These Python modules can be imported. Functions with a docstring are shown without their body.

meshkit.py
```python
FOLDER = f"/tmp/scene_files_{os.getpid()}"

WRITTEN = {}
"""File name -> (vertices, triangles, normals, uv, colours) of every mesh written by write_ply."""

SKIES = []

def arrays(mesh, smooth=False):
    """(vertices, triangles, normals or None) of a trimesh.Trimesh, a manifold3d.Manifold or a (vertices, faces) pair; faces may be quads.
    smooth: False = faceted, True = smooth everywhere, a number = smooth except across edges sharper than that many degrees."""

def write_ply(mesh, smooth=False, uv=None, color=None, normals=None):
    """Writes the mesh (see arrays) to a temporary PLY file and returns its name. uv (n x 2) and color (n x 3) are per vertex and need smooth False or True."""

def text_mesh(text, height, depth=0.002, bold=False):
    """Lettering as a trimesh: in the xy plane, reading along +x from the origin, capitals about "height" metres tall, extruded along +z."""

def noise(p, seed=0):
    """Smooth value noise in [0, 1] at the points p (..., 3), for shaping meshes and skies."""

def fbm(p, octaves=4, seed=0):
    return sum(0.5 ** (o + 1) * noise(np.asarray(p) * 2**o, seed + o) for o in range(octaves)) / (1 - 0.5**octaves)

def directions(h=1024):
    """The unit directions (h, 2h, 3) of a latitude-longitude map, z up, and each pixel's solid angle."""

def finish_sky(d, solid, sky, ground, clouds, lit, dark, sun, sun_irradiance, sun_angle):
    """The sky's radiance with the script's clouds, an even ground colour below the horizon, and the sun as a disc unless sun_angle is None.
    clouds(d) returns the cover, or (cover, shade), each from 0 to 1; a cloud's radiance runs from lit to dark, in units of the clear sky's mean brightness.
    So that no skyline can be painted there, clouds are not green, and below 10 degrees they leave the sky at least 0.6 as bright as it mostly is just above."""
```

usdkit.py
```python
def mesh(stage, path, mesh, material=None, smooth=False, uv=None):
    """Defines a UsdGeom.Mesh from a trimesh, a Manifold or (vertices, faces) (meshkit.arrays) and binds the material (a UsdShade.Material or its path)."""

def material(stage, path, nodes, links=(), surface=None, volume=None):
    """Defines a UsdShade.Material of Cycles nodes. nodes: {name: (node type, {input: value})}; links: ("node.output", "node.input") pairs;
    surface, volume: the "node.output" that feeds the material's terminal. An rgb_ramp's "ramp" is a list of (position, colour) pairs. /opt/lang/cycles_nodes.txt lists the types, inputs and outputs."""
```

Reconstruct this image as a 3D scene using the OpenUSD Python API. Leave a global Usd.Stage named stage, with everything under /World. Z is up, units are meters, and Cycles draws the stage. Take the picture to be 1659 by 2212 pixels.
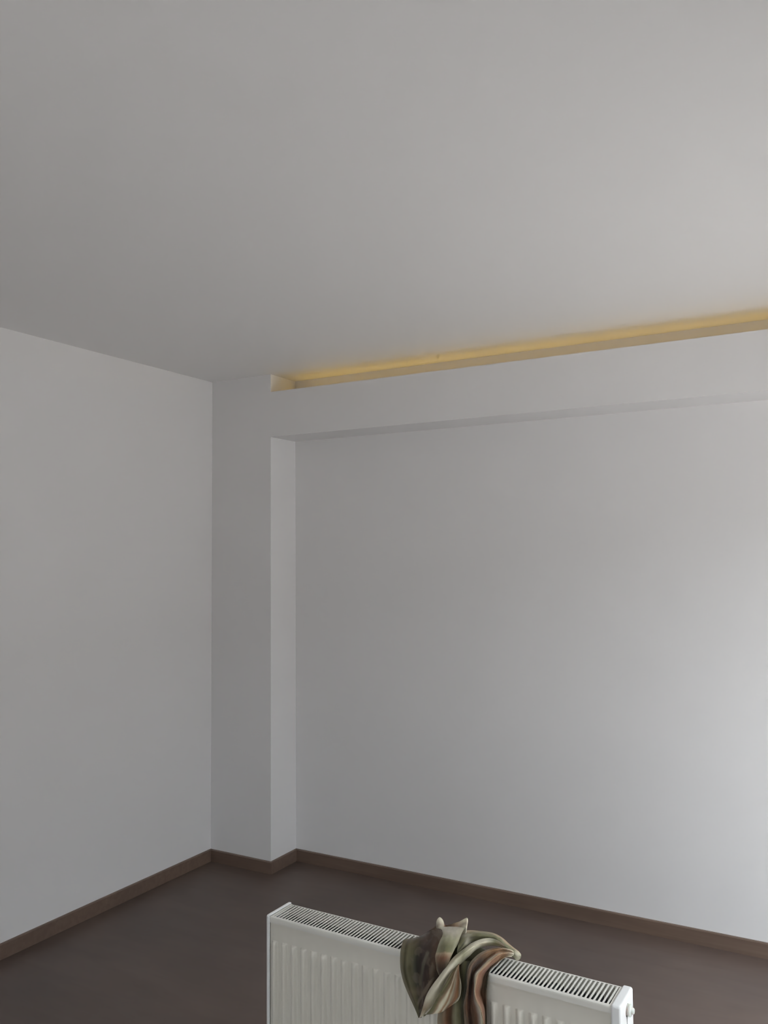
import math, random
import numpy as np
import trimesh, manifold3d as m3
from shapely.geometry import Polygon, Point, box as sbox
from shapely.ops import unary_union
import usdkit, meshkit
from pxr import Usd, UsdGeom, UsdLux, UsdShade, Gf, Sdf, Vt

random.seed(7); np.random.seed(7)
stage = Usd.Stage.CreateInMemory()
UsdGeom.SetStageUpAxis(stage, 'Z'); UsdGeom.SetStageMetersPerUnit(stage, 1.0)
UsdGeom.Xform.Define(stage, '/World'); UsdGeom.Scope.Define(stage, '/World/Looks')

# ------------------------------------------------------------------ camera
F_PX, YAW, PITCH, ROLL = 1834.87, 0.516534, 0.051730, -0.007089
CAM = (3.110683, -3.570593, 1.621889)
EXPOSURE = 0.0
cam = UsdGeom.Camera.Define(stage, '/World/camera')
cam.CreateHorizontalApertureAttr(36.0); cam.CreateVerticalApertureAttr(36.0*2212/1659)
cam.CreateFocalLengthAttr(36.0*F_PX/1659); cam.CreateClippingRangeAttr(Gf.Vec2f(0.05, 200))
cam.CreateExposureAttr(EXPOSURE)
cy_, sy_ = math.cos(YAW), math.sin(YAW)
fwd = np.array([-sy_*math.cos(PITCH), cy_*math.cos(PITCH), math.sin(PITCH)])
rgt = np.array([cy_, sy_, 0.0]); up_ = np.cross(rgt, fwd)
r2 = rgt*math.cos(ROLL)+up_*math.sin(ROLL); u2 = -rgt*math.sin(ROLL)+up_*math.cos(ROLL)
M = Gf.Matrix4d(*r2, 0, *u2, 0, *(-fwd), 0, *CAM, 1)
cam.AddTransformOp().Set(M)

# ------------------------------------------------------------------ light: an overcast sky seen through the balcony window
SKY = 6.85                       # zenith luminance; CIE overcast distribution (1 + 2 sin h) / 3
dome = UsdLux.DomeLight.Define(stage, '/World/sky'); dome.CreateIntensityAttr(1.0)
_sky = usdkit.material(stage, '/World/Looks/overcast_sky', {'t': ('texture_coordinate', {}), 's': ('separate_xyz', {}),
    'm': ('map_range', {'from_min': 0.0, 'from_max': 1.0, 'to_min': SKY/3, 'to_max': SKY, 'clamp': True}),
    'b': ('background_shader', {'color': (0.945, 0.99, 1.05)})},
    [('t.generated', 's.vector'), ('s.z', 'm.value'), ('m.result', 'b.strength')], surface='b.background')
UsdShade.MaterialBindingAPI.Apply(dome.GetPrim()).Bind(_sky)
LED_POWER, LED_Y, LED_TILT = 6.3, 0.203, 66.0

# ------------------------------------------------------------------ room measures (metres)
H = 2.585                       # ceiling
BACK = 0.2217                   # back wall plane, column and beam fronts stand at y = 0
COL = 0.4004                    # column width
BEAM_TOP, BEAM_BOT = 2.4907, 2.2517
XR, FRONT = 3.75, -4.80         # right and front walls
BASE_H, BASE_T = 0.062, 0.012
WIN_R = (-2.05, 0.10, 0.02, 2.1)     # balcony door in the right wall: y, y, z, z
WIN_F = (2.05, 3.45, 0.10, 2.2)      # window in the wall behind the viewer: x, x, z, z
WT = 0.24                       # wall thickness

# ------------------------------------------------------------------ helpers
used = {}
def numbered(parent, name):
    k = (parent, name); n = used.get(k, 0); used[k] = n+1
    return name if n == 0 else '%s_%03d' % (name, n)
def path_of(p): return '/World' if p is None else str(p.GetPath())
def obj(name, mesh, mat, parent=None, smooth=False):
    pp = path_of(parent)
    return usdkit.mesh(stage, pp+'/'+numbered(pp, name), mesh, mat, smooth).GetPrim()
def tag(o, label=None, cat=None, group=None, kind=None):
    for k, v in (('label', label), ('category', cat), ('group', group), ('kind', kind)):
        if v: o.SetCustomDataByKey(k, v)
    return o
def empty(name, loc=(0, 0, 0), rz=0.0, parent=None):
    pp = path_of(parent)
    x = UsdGeom.Xform.Define(stage, pp+'/'+numbered(pp, name))
    x.AddTranslateOp().Set(Gf.Vec3d(*loc))
    if rz: x.AddRotateZOp().Set(rz)
    return x.GetPrim()
def B(x0, x1, y0, y1, z0, z1):
    return trimesh.creation.box(bounds=[[x0, y0, z0], [x1, y1, z1]])
def cat(ms): return trimesh.util.concatenate(ms)
def to_tm(man):
    m = man.to_mesh(); return trimesh.Trimesh(m.vert_properties[:, :3], m.tri_verts, process=False)
def mbox(x0, x1, y0, y1, z0, z1): return m3.Manifold.cube([x1-x0, y1-y0, z1-z0]).translate([x0, y0, z0])
def rbox(x0, x1, y0, y1, z0, z1, r=0.003, n=12):
    s = m3.Manifold.sphere(r, n)
    return m3.Manifold.batch_hull([s.translate([a, b, c]) for a in (x0+r, x1-r) for b in (y0+r, y1-r) for c in (z0+r, z1-r)])
def look(name, nodes, links=(), surface='p.BSDF'):
    return usdkit.material(stage, '/World/Looks/'+name, nodes, links, surface=surface)

# ------------------------------------------------------------------ materials
def paint(name, col, rough=0.6, spec=0.3, bump=0.06, scale=220.0, dist=0.0006):
    return look(name, {'g': ('geometry', {}), 'n': ('noise_texture', {'scale': scale, 'detail': 3.0}),
        'b': ('bump', {'strength': bump, 'distance': dist}),
        'p': ('principled_bsdf', {'base_color': col, 'roughness': rough, 'specular_ior_level': spec})},
        [('g.position', 'n.vector'), ('n.fac', 'b.height'), ('b.normal', 'p.normal')])
M_wall = paint('wall_paint', (0.80, 0.785, 0.785))
M_ceil = paint('ceiling_paint', (0.83, 0.815, 0.81))
M_panel = paint('radiator_cream_enamel', (0.80, 0.765, 0.68), rough=0.32, spec=0.5, bump=0.0)
M_cap = paint('radiator_white_enamel', (0.92, 0.925, 0.92), rough=0.3, spec=0.5, bump=0.0)
M_grille = paint('grille_enamel', (0.79, 0.77, 0.71), rough=0.32, spec=0.5, bump=0.0)
M_fin = paint('convector_steel', (0.06, 0.062, 0.064), rough=0.5, spec=0.4, bump=0.0)
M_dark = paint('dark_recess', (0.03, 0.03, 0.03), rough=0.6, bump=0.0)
M_frame = paint('white_upvc', (0.82, 0.83, 0.83), rough=0.35, spec=0.5, bump=0.0)
M_plug = look('translucent_plug', {'p': ('principled_bsdf', {'base_color': (0.82, 0.80, 0.75), 'roughness': 0.25, 'transmission_weight': 0.25, 'subsurface_weight': 0.3, 'subsurface_scale': 0.006})})
M_led = look('warm_led', {'e': ('emission', {'color': (1.0, 0.67, 0.16), 'strength': LED_POWER})}, surface='e.emission')
M_strip = paint('led_tape', (0.8, 0.78, 0.7), bump=0.0)
M_facade = paint('outdoor_render', (0.26, 0.25, 0.24), rough=0.9, scale=4.0, bump=0.0)
M_ground = paint('outdoor_paving', (0.53, 0.488, 0.452), rough=0.9, scale=4.0, bump=0.0)
def wood(name, c0, c1, c2, rough, spec, along=(1.2, 22.0, 22.0)):
    return look(name, {'g': ('geometry', {}), 'm': ('mapping', {'scale': along}),
        'n': ('noise_texture', {'scale': 1.6, 'detail': 5.0, 'roughness': 0.6, 'distortion': 0.4}),
        'r': ('rgb_ramp', {'ramp': [(0.25, c0), (0.5, c1), (0.75, c2)]}),
        'k': ('noise_texture', {'scale': 2.3, 'detail': 3.0}),
        'kr': ('rgb_ramp', {'ramp': [(0.32, (0.86, 0.86, 0.88)), (0.6, (1.04, 1.03, 1.02))]}),
        'x': ('mix', {'mix_type': 'multiply', 'fac': 1.0}),
        'b': ('bump', {'strength': 0.05, 'distance': 0.001}),
        'p': ('principled_bsdf', {'roughness': rough, 'specular_ior_level': spec})},
        [('g.position', 'm.vector'), ('m.vector', 'n.vector'), ('n.fac', 'r.fac'), ('g.position', 'k.vector'), ('k.fac', 'kr.fac'),
         ('r.color', 'x.color1'), ('kr.color', 'x.color2'), ('x.color', 'p.base_color'), ('n.fac', 'b.height'), ('b.normal', 'p.normal')])
M_floor = wood('brown_laminate', (0.080, 0.056, 0.045), (0.092, 0.065, 0.053), (0.104, 0.075, 0.062), 0.42, 0.5, (1.4, 7.0, 7.0))
M_base = wood('brown_skirting', (0.138, 0.093, 0.070), (0.160, 0.109, 0.083), (0.182, 0.127, 0.098), 0.4, 0.45)
# (a facing-angle mix: the fresnel node would see total reflection where the unrefracted ray leaves the pane)
M_glass = look('window_pane', {'t': ('transparent_bsdf', {'color': (0.97, 0.985, 0.98)}), 'gl': ('glossy_bsdf', {'roughness': 0.0}),
    'w': ('layer_weight', {'blend': 0.5}), 'pw': ('math', {'math_type': 'power', 'value2': 4.5}),
    'f': ('math', {'math_type': 'multiply_add', 'value2': 0.9, 'value3': 0.035}), 'x': ('mix_closure', {})},
    [('w.facing', 'pw.value1'), ('pw.value', 'f.value1'), ('f.value', 'x.fac'), ('t.BSDF', 'x.closure1'), ('gl.BSDF', 'x.closure2')], surface='x.closure')

# ------------------------------------------------------------------ the setting
def struct(name, mesh, mat, label, cat_):
    return tag(obj(name, mesh, mat), label, cat_, kind='structure')
struct('floor', B(-WT, XR+WT, FRONT-WT, BACK+WT, -0.20, 0.0), M_floor, 'brown wood-look laminate floor of the empty room', 'floor')
struct('ceiling', B(-WT, XR+WT, FRONT-WT, BACK+WT, H, H+0.2), M_ceil, 'plain white painted flat ceiling', 'ceiling')
struct('wall_left', B(-WT, 0, FRONT-WT, BACK+WT, 0, H), M_wall, 'plain white wall on the left meeting the column', 'wall')
wb = empty('wall_back'); tag(wb, 'white back wall framed by a column and a dropped beam', 'wall', kind='structure')
obj('wall_face', B(0, XR+WT, BACK, BACK+WT, 0, H), M_wall, wb)
obj('column', B(0, COL, 0, BACK, 0, H), M_wall, wb)
obj('beam', B(COL, XR, 0, BACK, BEAM_BOT, BEAM_TOP), M_wall, wb)
wf = mbox(0, XR+WT, FRONT-WT, FRONT, 0, H) - mbox(WIN_F[0], WIN_F[1], FRONT-1, FRONT+1, WIN_F[2], WIN_F[3])
struct('wall_front', to_tm(wf), M_wall, 'white wall behind the viewer with a window', 'wall')
wr = mbox(XR, XR+WT, FRONT, BACK, 0, H) - mbox(XR-1, XR+1, WIN_R[0], WIN_R[1], WIN_R[2], WIN_R[3])
struct('wall_right', to_tm(wr), M_wall, 'white right-hand wall with the balcony door', 'wall')

def skirt(pts):      # mitred skirting with a small top chamfer, swept along a list of plan points (wall on the right hand)
    ms = []
    for a, b in zip(pts[:-1], pts[1:]):
        a, b = np.array(a, float), np.array(b, float); d = (b-a)/np.linalg.norm(b-a); n = np.array([-d[1], d[0]])
        prof = [(0, 0), (BASE_T, 0), (BASE_T, BASE_H-0.004), (BASE_T-0.004, BASE_H), (0, BASE_H)]
        v = [np.r_[p+n*t, z] for p in (a, b) for t, z in prof]; k = len(prof)
        f = [[i, (i+1) % k, k+(i+1) % k] for i in range(k)]+[[i, k+(i+1) % k, k+i] for i in range(k)]
        f += [[0, i+1, i] for i in range(1, k-1)]+[[k, k+i, k+i+1] for i in range(1, k-1)]
        ms.append(trimesh.Trimesh(v, f, process=False))
    m = cat(ms); trimesh.repair.fix_normals(m); return m
T = BASE_T
struct('baseboard_left', skirt([(0, 0), (0, FRONT)]), M_base, 'brown skirting board along the left wall', 'skirting board')
bb = empty('baseboard_back'); tag(bb, 'brown skirting board along the back wall and around the column', 'skirting board', kind='structure')
obj('board', skirt([(COL+T, 0), (T, 0)]), M_base, bb)
obj('board', skirt([(COL, BACK-T), (COL, 0)]), M_base, bb)
obj('board', skirt([(XR, BACK), (COL, BACK)]), M_base, bb)
struct('baseboard_front', skirt([(T, FRONT), (XR-T, FRONT)]), M_base, 'brown skirting board along the front wall', 'skirting board')
bb = empty('baseboard_right'); tag(bb, 'brown skirting board along the right wall', 'skirting board', kind='structure')
obj('board', skirt([(XR, FRONT), (XR, WIN_R[0]-0.01)]), M_base, bb)

# glazing: frame, two sashes with panes (local x = outwards, local y = along the wall)
def ring(y0, y1, z0, z1, w, x0, x1):
    return to_tm(mbox(x0, x1, y0, y1, z0, z1) - mbox(x0-1, x1+1, y0+w, y1-w, z0+w, z1-w))
def glazing(name, loc, rz, w, z0, z1, label):
    win = empty(name, loc, rz); tag(win, label, 'window', kind='structure')
    obj('frame', ring(0, w, z0, z1, 0.03, 0, 0.07), M_frame, win)
    for a, b in ((0.031, w/2-0.001), (w/2+0.001, w-0.031)):
        s = obj('sash', ring(a, b, z0+0.031, z1-0.031, 0.035, -0.008, 0.05), M_frame, win)
        obj('pane', B(0.006, 0.012, a+0.033, b-0.033, z0+0.064, z1-0.064), M_glass, s)
        h = b-0.03 if a < w/4 else a+0.03
        obj('handle', to_tm(rbox(-0.05, -0.03, h-0.012, h+0.012, 1.0, 1.13, 0.005) + rbox(-0.04, -0.008, h-0.014, h+0.014, 1.09, 1.15, 0.004)), M_frame, s)
glazing('window_1', (XR+0.015, WIN_R[0], 0), 0, WIN_R[1]-WIN_R[0], WIN_R[2], WIN_R[3], 'white glazed balcony door in the right-hand wall')
glazing('window_2', (WIN_F[0], FRONT-0.015, 0), -90, WIN_F[1]-WIN_F[0], WIN_F[2], WIN_F[3], 'white window in the wall behind the viewer')
g = mbox(-40, 44, -46, 40, -0.6, -0.4) - mbox(-WT-0.02, XR+WT+0.02, FRONT-WT-0.02, BACK+WT+0.02, -1, 0)
struct('ground', to_tm(g), M_ground, 'pale paving outside the windows', 'ground')
struct('neighbour_wall', B(XR+12, XR+20, -30, 25, -0.4, 4.6), M_facade, 'plain rendered building across from the balcony door', 'building')

# warm LED tape lying in the cove on top of the beam
led = empty('led_strip', (0, 0, BEAM_TOP)); tag(led, 'warm yellow LED strip glowing in the slot between beam and ceiling', 'light strip')
def strip(w, t0, t1):        # a flat bar along x, tilted 45 degrees towards the room, standing at the back of the slot
    m = B(COL+0.05, XR-0.05, -w/2, w/2, t0, t1)
    m.apply_transform(trimesh.transformations.rotation_matrix(math.radians(LED_TILT), [1, 0, 0])); m.apply_translation([0, LED_Y, 0.0095]); return m
obj('tape', strip(0.016, -0.002, 0.0), M_strip, led)
obj('diode_line', strip(0.010, 0.0, 0.0006), M_led, led)

# ------------------------------------------------------------------ the loose radiator
L, D, RH = 1.004, 0.104, 0.605          # length, depth, height of the grille's top
rad = empty('radiator', (1.595, -1.595, 0), -0.88)
tag(rad, 'cream white ribbed panel radiator standing loose in the middle of the room', 'radiator')
PITCH_R = 1.0/30
def panel_mesh(sign):      # pressed panel: vertical water channels with rounded ends
    x0, x1, z0, z1 = 0.010, L-0.010, 0.0, RH-0.003
    xs = np.linspace(x0, x1, 30*20+1)
    zc = z1-0.061
    zs = np.unique(np.r_[z0, z0+0.045, z0+np.linspace(0.045, 0.06, 7), np.linspace(z0+0.07, zc-0.025, 6), np.linspace(zc-0.018, zc, 9), z1])
    u = ((xs-x0-0.004) % PITCH_R)/PITCH_R
    sm = lambda a, b, t: (lambda q: q*q*(3-2*q))(np.clip((t-a)/(b-a), 0, 1))
    ridge = sm(0.02, 0.30, u)*(1-sm(0.42, 0.72, u))
    ridge *= ((xs > x0+0.004) & (xs < x1-0.008))
    env = np.minimum(np.clip((zs-z0-0.045)/0.015, 0, 1), np.clip((zc-zs)/0.016, 0, 1)); env = np.sqrt(np.clip(1-(1-env)**2, 0, 1))
    d = 0.0090*ridge[None, :]*env[:, None]
    X, Z = np.meshgrid(xs, zs); y = -d
    v = np.stack([X, y, Z], -1).reshape(-1, 3); n, k = len(zs), len(xs)
    i = np.arange(n*k).reshape(n, k)
    f = np.concatenate([np.stack([i[:-1, :-1], i[:-1, 1:], i[1:, 1:]], -1).reshape(-1, 3), np.stack([i[:-1, :-1], i[1:, 1:], i[1:, :-1]], -1).reshape(-1, 3)])
    front = trimesh.Trimesh(v, f, process=False)
    back = B(x0, x1, 0.002, 0.004, z0, z1)
    m = cat([front, back])
    if sign < 0:
        m.apply_transform(np.diag([1.0, -1, 1, 1])); m.invert()
    return m
p = panel_mesh(1); p.apply_translation([0, 0.006, 0]); obj('front_panel', p, M_panel, rad, smooth=40)
p = panel_mesh(-1); p.apply_translation([0, D-0.006, 0]); obj('rear_panel', p, M_panel, rad, smooth=40)
fin = []
for i in range(110):
    x = 0.02+i*(L-0.04)/109
    fin.append(B(x-0.0008, x+0.0008, 0.020, D-0.020, 0.02, RH-0.022))
obj('convector_fins', cat(fin), M_fin, rad)
# top grille: a rounded skirted frame and its slats
gx0, gx1 = 0.012, L-0.020
gt = RH
prof = [(0.0, gt-0.016), (0.0, gt-0.005), (0.0015, gt-0.0015), (0.005, gt), (0.0085, gt), (0.0085, gt-0.0015), (0.0055, gt-0.002), (0.002, gt-0.006), (0.002, gt-0.016)]
def rail(prof, x0, x1):
    m = trimesh.creation.extrude_polygon(Polygon(prof), x1-x0)
    T4 = np.array([[0, 0, 1, x0], [1, 0, 0, 0], [0, 1, 0, 0], [0, 0, 0, 1.0]]); m.apply_transform(T4); return m
fr = rail(prof, gx0, gx1); bk = rail([(D-y, z) for y, z in prof], gx0, gx1)
gr = obj('top_grille', cat([fr, bk, B(gx0, gx0+0.008, 0.0085, D-0.0085, gt-0.0015, gt), B(gx1-0.008, gx1, 0.0085, D-0.0085, gt-0.0015, gt)]), M_grille, rad, smooth=40)
NS = 92
for i in range(NS):
    x = gx0+0.008+0.0052+(gx1-gx0-0.016-0.0104)*(i)/(NS-1)
    v = [(x-0.0023, gt-0.0003), (x-0.0016, gt), (x+0.0016, gt), (x+0.0023, gt-0.0003), (x+0.0023, gt-0.0012), (x-0.0023, gt-0.0012)]
    m = trimesh.creation.extrude_polygon(Polygon(v), D-0.016)
    m.apply_transform(np.array([[1, 0, 0, 0], [0, 0, 1, 0.008], [0, 1, 0, 0], [0, 0, 0, 1.0]])); m.fix_normals()
    obj('slat', m, M_grille, gr)
# folded side covers
def side(x0, x1, flip):
    r = 0.006
    body = rbox(x0, x1, -0.002, D+0.002, 0.0, RH+0.004, r, 24)
    inner = mbox(x0+0.002 if flip < 0 else x0-0.01, x1-0.002 if flip > 0 else x1+0.01, 0.0005, D-0.0005, 0.004, RH+0.0015)
    return body - inner
obj('side_cover', to_tm(side(0.0, 0.014, -1)), M_cap, rad, smooth=40)
rs = side(L-0.024, L, 1)
hy, hz = 0.052, RH-0.026
hole = m3.Manifold.cylinder(0.05, 0.0145, 0.0145, 32).rotate([0, 90, 0]).translate([L-0.015, hy, hz])
slot = m3.Manifold.batch_hull([m3.Manifold.cylinder(0.05, r, r, 16).rotate([0, 90, 0]).translate([L-0.015, hy-0.004, z]) for z, r in ((hz-0.012, 0.0035), (hz-0.036, 0.0022))])
sp = obj('side_cover', to_tm(rs-hole-slot), M_cap, rad, smooth=40)
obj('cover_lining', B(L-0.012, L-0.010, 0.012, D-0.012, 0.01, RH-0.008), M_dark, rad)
vp = trimesh.creation.revolve([(0, -0.012), (0.0125, -0.012), (0.0125, 0.002), (0.0135, 0.003), (0.0135, 0.0065), (0.012, 0.008), (0.0075, 0.0085), (0.007, 0.012), (0.0055, 0.014), (0, 0.0145)], sections=28)
vp.apply_transform(trimesh.transformations.rotation_matrix(math.pi/2, [0, 1, 0])); vp.apply_translation([L+0.001, hy+0.002, hz])
tag(obj('air_vent_plug', vp, M_plug, rad, smooth=40), 'translucent white screw plug on the right end')

# ------------------------------------------------------------------ silky printed cloth thrown over the radiator
# every sheet of the crumpled cloth: rails (side to side) of points along its length, in millimetres in the radiator's own frame
CLOTH = {
  'left_flap': [
    [(436,35,622),(443,-5,621),(448,-22,591),(458,-28,552),(480,-30,512),(506,-34,472)],
    [(455,50,624),(470,-10,625),(478,-34,594),(487,-40,558),(500,-38,516),(508,-35,472)],
    [(473,60,632),(495,0,631),(503,-26,597),(510,-32,557),(513,-36,516),(510,-36,473)],
    [(494,60,648),(520,10,639),(542,-42,617),(543,-50,577),(534,-48,531),(512,-37,474)],
    [(518,60,656),(553,0,646),(565,-30,617),(561,-36,584),(544,-42,544),(514,-38,475)],
    [(543,50,651),(578,0,643),(583,-25,619),(571,-32,594),(550,-40,553),(517,-40,478)],
  ],
  'middle_strip': [
    [(517,75,655),(537,30,651),(549,-12,639),(553,-33,620),(574,-42,586)],
    [(534,80,657),(561,20,662),(581,-30,655),(576,-48,631),(582,-42,588)],
    [(557,80,662),(581,20,664),(593,-20,654),(593,-50,636),(589,-38,594)],
    [(587,70,669),(594,30,665),(598,-5,653),(595,-35,630),(595,-30,603)],
  ],
  'back_ridge': [
    [(463,85,615),(481,60,611)],
    [(481,85,635),(497,60,619)],
    [(494,90,648),(505,70,629)],
    [(498,85,661),(510,70,631)],
    [(508,85,674),(517,68,634)],
    [(517,90,663),(523,75,633)],
    [(521,95,652),(531,80,637)],
    [(547,85,666),(554,70,646)],
    [(565,90,674),(568,78,646)],
    [(585,85,688),(587,70,653)],
    [(587,90,679),(589,75,649)],
    [(581,95,656),(582,80,642)],
  ],
  'roll': [
    [(707,45,661),(661,55,665),(628,40,655),(615,10,648),(602,-20,638),(588,-45,617),(568,-55,587),(544,-55,551),(529,-50,516),(512,-40,476)],
    [(712,30,665),(669,20,671),(646,-5,664),(636,-35,659),(624,-60,647),(607,-75,623),(588,-80,592),(562,-75,555),(540,-60,519),(518,-44,480)],
    [(707,35,661),(659,30,656),(639,10,646),(634,-20,642),(623,-45,632),(607,-55,616),(587,-60,580),(569,-62,546),(545,-55,514),(525,-45,486)],
    [(701,45,655),(651,45,646),(630,30,634),(626,0,630),(618,-30,623),(604,-45,609),(587,-50,575),(569,-53,542),(546,-50,512),(526,-43,485)],
  ],
  'front_panel': [
    [(617,-35,627),(605,-50,611),(590,-55,580),(573,-57,550),(552,-55,516),(526,-45,484)],
    [(621,-40,631),(618,-62,617),(606,-73,590),(586,-73,558),(569,-68,526),(545,-55,499)],
    [(624,-42,633),(620,-55,615),(610,-56,583),(596,-58,551),(583,-58,527),(570,-56,508)],
    [(625,-44,634),(630,-65,621),(631,-78,598),(623,-80,568),(611,-76,548),(595,-66,526)],
    [(625,-43,633),(631,-60,620),(635,-68,599),(633,-70,574),(624,-66,556),(610,-60,538)],
    [(624,-40,632),(629,-50,615),(634,-55,593),(633,-55,574),(628,-55,558),(618,-50,543)],
  ],
  'outer_arch': [
    [(587,30,642),(574,70,650),(585,90,655),(623,95,659),(648,100,659),(675,100,654),(697,100,641),(715,100,632),(724,100,626)],
    [(600,0,648),(594,40,650),(604,60,658),(636,62,666),(661,66,667),(683,70,661),(702,75,645),(718,80,634),(732,90,625)],
    [(604,-10,642),(608,20,648),(611,50,651),(634,55,660),(656,60,662),(681,60,659),(699,65,646),(715,75,630),(730,88,617)],
    [(593,30,621),(603,40,635),(609,60,639),(627,70,644),(651,70,648),(677,70,644),(695,75,635),(715,78,621),(720,88,609)],
  ],
  'right_hang': [
    [(718,75,638),(704,70,643),(682,50,648),(661,20,647),(651,-10,642),(643,-30,627),(643,-40,601),(643,-42,577),(636,-42,546),(634,-40,524),(636,-40,493),(637,-38,452)],
    [(720,70,637),(713,55,647),(692,32,652),(678,-5,653),(671,-38,649),(664,-60,638),(664,-70,619),(663,-72,595),(659,-70,564),(656,-66,541),(660,-64,510),(659,-60,469)],
    [(721,68,636),(713,58,642),(692,40,644),(675,15,637),(666,-12,629),(659,-32,619),(659,-42,602),(657,-44,581),(656,-43,552),(658,-42,531),(663,-42,501),(666,-42,462)],
    [(725,60,638),(721,40,648),(707,12,653),(694,-18,646),(687,-46,639),(682,-66,630),(682,-76,614),(681,-79,596),(685,-79,577),(692,-74,558),(696,-68,522),(693,-60,478)],
    [(724,60,636),(718,48,640),(705,26,642),(693,0,632),(684,-20,624),(679,-35,612),(676,-41,595),(674,-42,578),(681,-43,560),(689,-46,545),(694,-50,513),(694,-50,474)],
    [(721,65,631),(716,50,635),(707,30,636),(698,5,629),(691,-12,621),(689,-20,606),(688,-24,589),(686,-24,572),(686,-24,553),(687,-26,535),(688,-28,501),(688,-28,462)],
  ],
  'under_panel': [
    [(588,-10,619),(563,-12,549),(553,-18,489),(552,-20,461),(553,-20,421)],
    [(603,-12,623),(589,-24,560),(584,-36,505),(585,-38,478),(582,-34,435)],
    [(618,-12,626),(604,-16,561),(596,-18,500),(598,-20,473),(598,-18,432)],
    [(631,-14,630),(626,-26,570),(623,-36,515),(624,-36,488),(625,-34,447)],
    [(641,-10,631),(635,-14,567),(632,-18,509),(635,-20,483),(636,-20,443)],
  ],
  'base_pad': [
    [(465,102,610),(465,75,617),(460,50,625),(450,25,617),(440,8,611)],
    [(512,102,610),(512,75,626),(507,50,631),(497,25,617),(487,8,611)],
    [(573,102,610),(573,75,632),(568,50,635),(558,25,617),(548,8,611)],
    [(623,102,610),(623,75,629),(618,50,633),(608,25,617),(598,8,611)],
    [(669,102,610),(669,75,614),(664,50,623),(654,25,617),(644,8,611)],
  ],
}

from scipy.interpolate import make_interp_spline
CRE, GCR, GRY = (0.84, 0.78, 0.61), (0.60, 0.56, 0.40), (0.50, 0.455, 0.37)
OLI, DOL, LOL = (0.20, 0.19, 0.105), (0.06, 0.055, 0.036), (0.36, 0.34, 0.22)
BRN, DBR, RED = (0.135, 0.085, 0.055), (0.075, 0.05, 0.038), (0.24, 0.12, 0.072)
ORG, TAN, PUR = (0.52, 0.29, 0.135), (0.43, 0.32, 0.21), (0.085, 0.060, 0.055)
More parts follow.
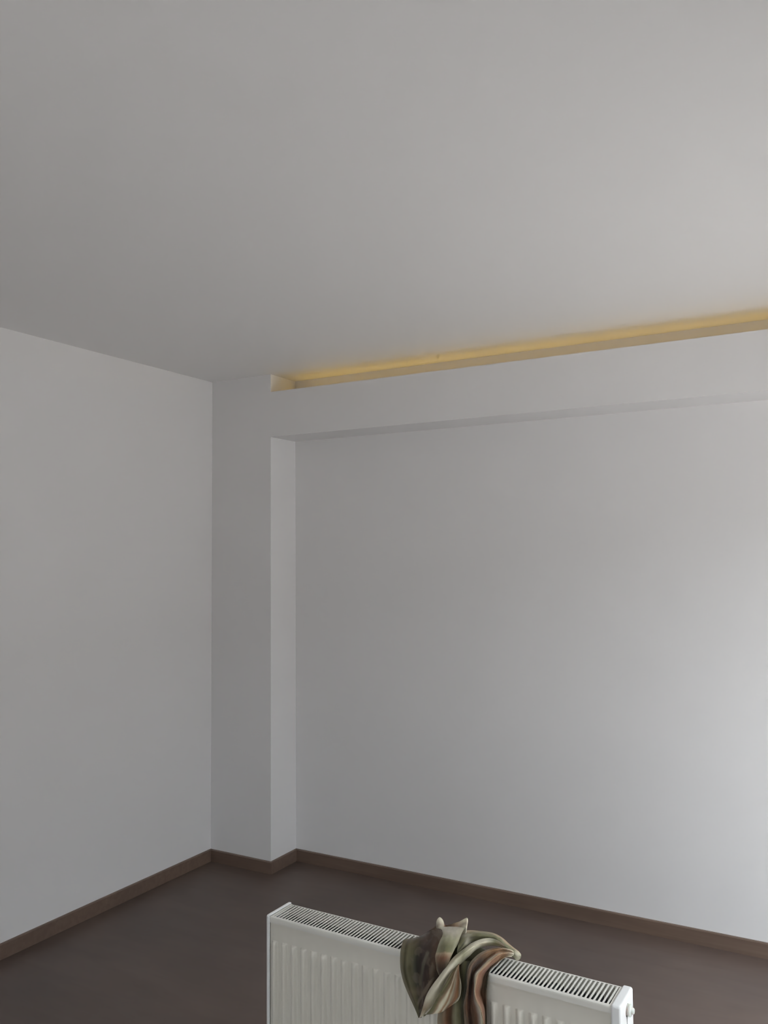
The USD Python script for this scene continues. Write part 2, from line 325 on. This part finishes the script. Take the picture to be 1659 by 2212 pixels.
# stripes run across ('s') or along ('t') the sheet; overprints: (axis, centre, half width, colour, strength)
PRINT = {
 'left_flap': ('s', [(0, (0.30, 0.26, 0.17)), (0.07, (0.25, 0.22, 0.13)), (0.12, (0.10, 0.09, 0.05)), (0.18, (0.22, 0.195, 0.11)), (0.27, (0.15, 0.135, 0.075)), (0.36, (0.045, 0.042, 0.03)), (0.46, PUR), (0.60, DBR), (0.72, BRN), (0.86, DBR), (1, DOL)],
     [('t', 0.72, 0.045, TAN, 0.30), ('t', 0.86, 0.06, OLI, 0.35), ('t', 0.08, 0.10, BRN, 0.5)]),
 'middle_strip': ('t', [(0, GRY), (0.16, GRY), (0.30, LOL), (0.46, OLI), (0.56, OLI), (0.60, TAN), (0.68, RED), (0.78, BRN), (0.86, DBR), (1, PUR)], [('s', 0.95, 0.2, GCR, 0.6), ('s', 0.0, 0.12, GCR, 0.35)]),
 'back_ridge': ('s', [(0, BRN), (0.18, BRN), (0.26, GRY), (0.36, CRE), (0.45, CRE), (0.53, RED), (0.62, BRN), (0.70, TAN), (0.80, CRE), (0.92, CRE), (1, TAN)], [('t', 0.35, 0.12, RED, 0.45), ('t', 0.7, 0.2, GRY, 0.4)]),
 'roll': ('t', [(0, BRN), (0.06, OLI), (0.12, CRE), (0.21, CRE), (0.28, GCR), (0.36, LOL), (0.43, GCR), (0.52, CRE), (0.66, CRE), (0.80, CRE), (0.92, TAN), (1, CRE)], [('s', 0.75, 0.2, LOL, 0.6), ('s', 1.0, 0.15, TAN, 0.5)]),
 'front_panel': ('s', [(0, CRE), (0.06, OLI), (0.20, OLI), (0.28, TAN), (0.33, CRE), (0.40, CRE), (0.47, ORG), (0.54, CRE), (0.60, TAN), (0.67, RED), (0.74, ORG), (0.80, ORG), (0.86, CRE), (1, CRE)], [('t', 0.15, 0.2, RED, 0.35)]),
 'outer_arch': ('s', [(0, TAN), (0.12, TAN), (0.22, OLI), (0.42, OLI), (0.55, DOL), (0.70, OLI), (1, DOL)], [('t', 0.22, 0.06, GRY, 0.7), ('t', 0.98, 0.07, CRE, 0.6), ('t', 0.42, 0.12, OLI, 0.7)]),
 'right_hang': ('s', [(0, TAN), (0.05, (0.25, 0.19, 0.13)), (0.13, BRN), (0.27, DBR), (0.40, BRN), (0.48, RED), (0.54, GRY), (0.58, CRE), (0.63, TAN), (0.70, RED), (0.80, RED), (0.90, BRN), (1, DOL)], [('t', 0.04, 0.08, CRE, 0.95), ('t', 0.19, 0.08, ORG, 0.45), ('t', 0.74, 0.10, RED, 0.45)]),
 'under_panel': ('s', [(0, TAN), (0.12, (0.30, 0.24, 0.16)), (0.28, RED), (0.42, BRN), (0.55, LOL), (0.66, OLI), (0.8, DOL), (1, DOL)], []),
 'base_pad': ('s', [(0, DOL), (0.5, OLI), (1, DOL)], []),
}
def spline(P, n, axis):
    P = np.moveaxis(P, axis, 0); m = len(P)
    if m == 2: w = np.linspace(0, 1, n)[:, None, None]; out = P[0]*(1-w)+P[1]*w
    else: out = make_interp_spline(np.linspace(0, 1, m), P, k=min(3, m-1))(np.linspace(0, 1, n))
    return np.moveaxis(out, 0, axis)
def cloth_sheet(name, seed):
    P = np.array(CLOTH[name], float)/1000
    nu, nv = 12*len(P)+8, 11*P.shape[1]+10
    G = spline(spline(P, nu, 0), nv, 1)
    S, Tt = np.meshgrid(np.linspace(0, 1, nu), np.linspace(0, 1, nv), indexing='ij')
    # small creases
    du, dv = np.gradient(G, axis=0), np.gradient(G, axis=1)
    N = np.cross(du, dv); N /= np.maximum(np.linalg.norm(N, axis=-1, keepdims=True), 1e-9)
    cr = meshkit.fbm(np.stack([G[..., 0]*55+seed*7, G[..., 1]*30, G[..., 2]*22], -1), 3, seed)-0.5
    edge = np.minimum(np.minimum(S, 1-S), np.minimum(Tt, 1-Tt))
    G = G+N*(cr*0.007*np.clip(edge*8, 0.1, 1))[..., None]
    # the cloth rests on the radiator instead of passing into it
    top = (G[..., 1] > 0.0) & (G[..., 1] < D) & (G[..., 2] < RH+0.005)
    G[..., 2] = np.where(top, RH+0.005, G[..., 2])
    fr_ = (G[..., 1] <= 0.0) & (G[..., 1] > -0.011) & (G[..., 2] < RH+0.004); G[..., 1] = np.where(fr_, -0.011, G[..., 1])
    # print
    ax, stops, over = PRINT[name]
    wob = (meshkit.fbm(np.stack([S*3+seed, Tt*2.5, S*0], -1), 3, seed+5)-0.5)
    q = np.clip((S if ax == 's' else Tt)+0.10*wob, 0, 1)
    at = [a for a, _ in stops]; col = np.stack([np.interp(q, at, [c[k] for _, c in stops]) for k in range(3)], -1)
    for a, c0, hw, c, w in over:
        v = (S if a == 's' else Tt)+0.16*wob; w = w*np.exp(-((v-c0)/hw)**2)
        col = col*(1-w[..., None])+np.array(c)*w[..., None]
    if name == 'left_flap':      # leafy print on the dark flap
        col = col*0.66
        for (s0, t0, s1, t1), hw, c, w in (((0.30, 0.84, 0.72, 0.60), 0.045, (0.21, 0.165, 0.125), 0.75), ((0.45, 0.86, 0.85, 0.70), 0.07, (0.055, 0.034, 0.028), 0.8),
                ((0.55, 0.30, 0.40, 0.62), 0.03, (0.17, 0.155, 0.11), 0.6), ((0.30, 0.92, 0.75, 0.93), 0.035, (0.13, 0.12, 0.085), 0.6), ((0.70, 0.22, 0.80, 0.62), 0.07, (0.085, 0.05, 0.036), 0.6)):
            k_ = np.clip(((S-s0)*(s1-s0)+(Tt-t0)*(t1-t0))/((s1-s0)**2+(t1-t0)**2), 0, 1)
            e_ = np.hypot(S-s0-k_*(s1-s0), (Tt-t0-k_*(t1-t0))*1.6)+0.10*wob
            w_ = w*np.clip((hw-e_)/0.02+0.5, 0, 1); col = col*(1-w_[..., None])+np.array(c)*w_[..., None]
        m_ = np.clip((meshkit.fbm(np.stack([S*5.5+Tt*4, Tt*7-S*5, S*0], -1), 3, 31)-0.60)/0.05, 0, 1)*0.35
        col = col*(1-m_[..., None])+np.array((0.17, 0.135, 0.10))*m_[..., None]
    col *= (0.90+0.25*meshkit.fbm(np.stack([S*9+seed, Tt*9, S*0], -1), 2, seed+9))[..., None]
    # two skins 1.4 mm apart, closed at the rim
    du, dv = np.gradient(G, axis=0), np.gradient(G, axis=1)
    N = np.cross(du, dv); N /= np.maximum(np.linalg.norm(N, axis=-1, keepdims=True), 1e-9)
    if N[..., 1].mean() > 0 or name == 'base_pad' and N[..., 2].mean() < 0: N = -N; flip = True
    else: flip = False
    A, Bk = G.reshape(-1, 3), (G-N*0.0014).reshape(-1, 3)
    i = np.arange(nu*nv).reshape(nu, nv)
    f = np.concatenate([np.stack([i[:-1, :-1], i[1:, :-1], i[1:, 1:]], -1).reshape(-1, 3), np.stack([i[:-1, :-1], i[1:, 1:], i[:-1, 1:]], -1).reshape(-1, 3)])
    if flip: f = f[:, ::-1]
    rim = np.r_[i[0, :], i[1:, -1], i[-1, -2::-1], i[-2:0:-1, 0]]; k = len(A); nx = np.roll(rim, -1)
    rf = np.concatenate([np.stack([rim, nx+k, nx], -1), np.stack([rim, rim+k, nx+k], -1)])
    if flip: rf = rf[:, ::-1]
    c = col.reshape(-1, 3)
    return np.vstack([A, Bk]), np.vstack([f, f[:, ::-1]+k, rf]), np.vstack([c, c*0.9])
Vs, Fs, Cs, n0 = [], [], [], 0
for sd, nm in enumerate(CLOTH):
    v, f, c = cloth_sheet(nm, sd+1); Vs.append(v); Fs.append(f+n0); Cs.append(c); n0 += len(v)
M_silk = look('printed_silk', {'a': ('attribute', {'attribute': 'print'}), 'g': ('geometry', {}), 'n': ('noise_texture', {'scale': 900.0, 'detail': 2.0}),
    'b': ('bump', {'strength': 0.08, 'distance': 0.0004}),
    'p': ('principled_bsdf', {'roughness': 0.48, 'specular_ior_level': 0.22, 'sheen_weight': 0.06, 'sheen_roughness': 0.4})},
    [('a.color', 'p.base_color'), ('g.position', 'n.vector'), ('n.fac', 'b.height'), ('b.normal', 'p.normal')])
a_ = math.radians(-0.88); Rz = np.array([[math.cos(a_), -math.sin(a_), 0], [math.sin(a_), math.cos(a_), 0], [0, 0, 1]])
Vc = np.vstack(Vs); base = np.array([Vc[:, 0].mean(), 0.05, RH])
cl = UsdGeom.Xform.Define(stage, '/World/cloth'); cl.AddTranslateOp().Set(Gf.Vec3d(*(Rz@base+np.array([1.595, -1.595, 0])))); cl.AddRotateZOp().Set(-0.88)
tag(cl.GetPrim(), 'crumpled silky cloth with brown, olive and cream stripes thrown over the radiator', 'cloth')
cm = usdkit.mesh(stage, '/World/cloth/fabric', trimesh.Trimesh(Vc-base, np.vstack(Fs), process=False), M_silk, True)
UsdGeom.PrimvarsAPI(cm).CreatePrimvar('print', Sdf.ValueTypeNames.Color3fArray, 'vertex').Set(Vt.Vec3fArray.FromNumpy(np.vstack(Cs).astype(np.float32)))
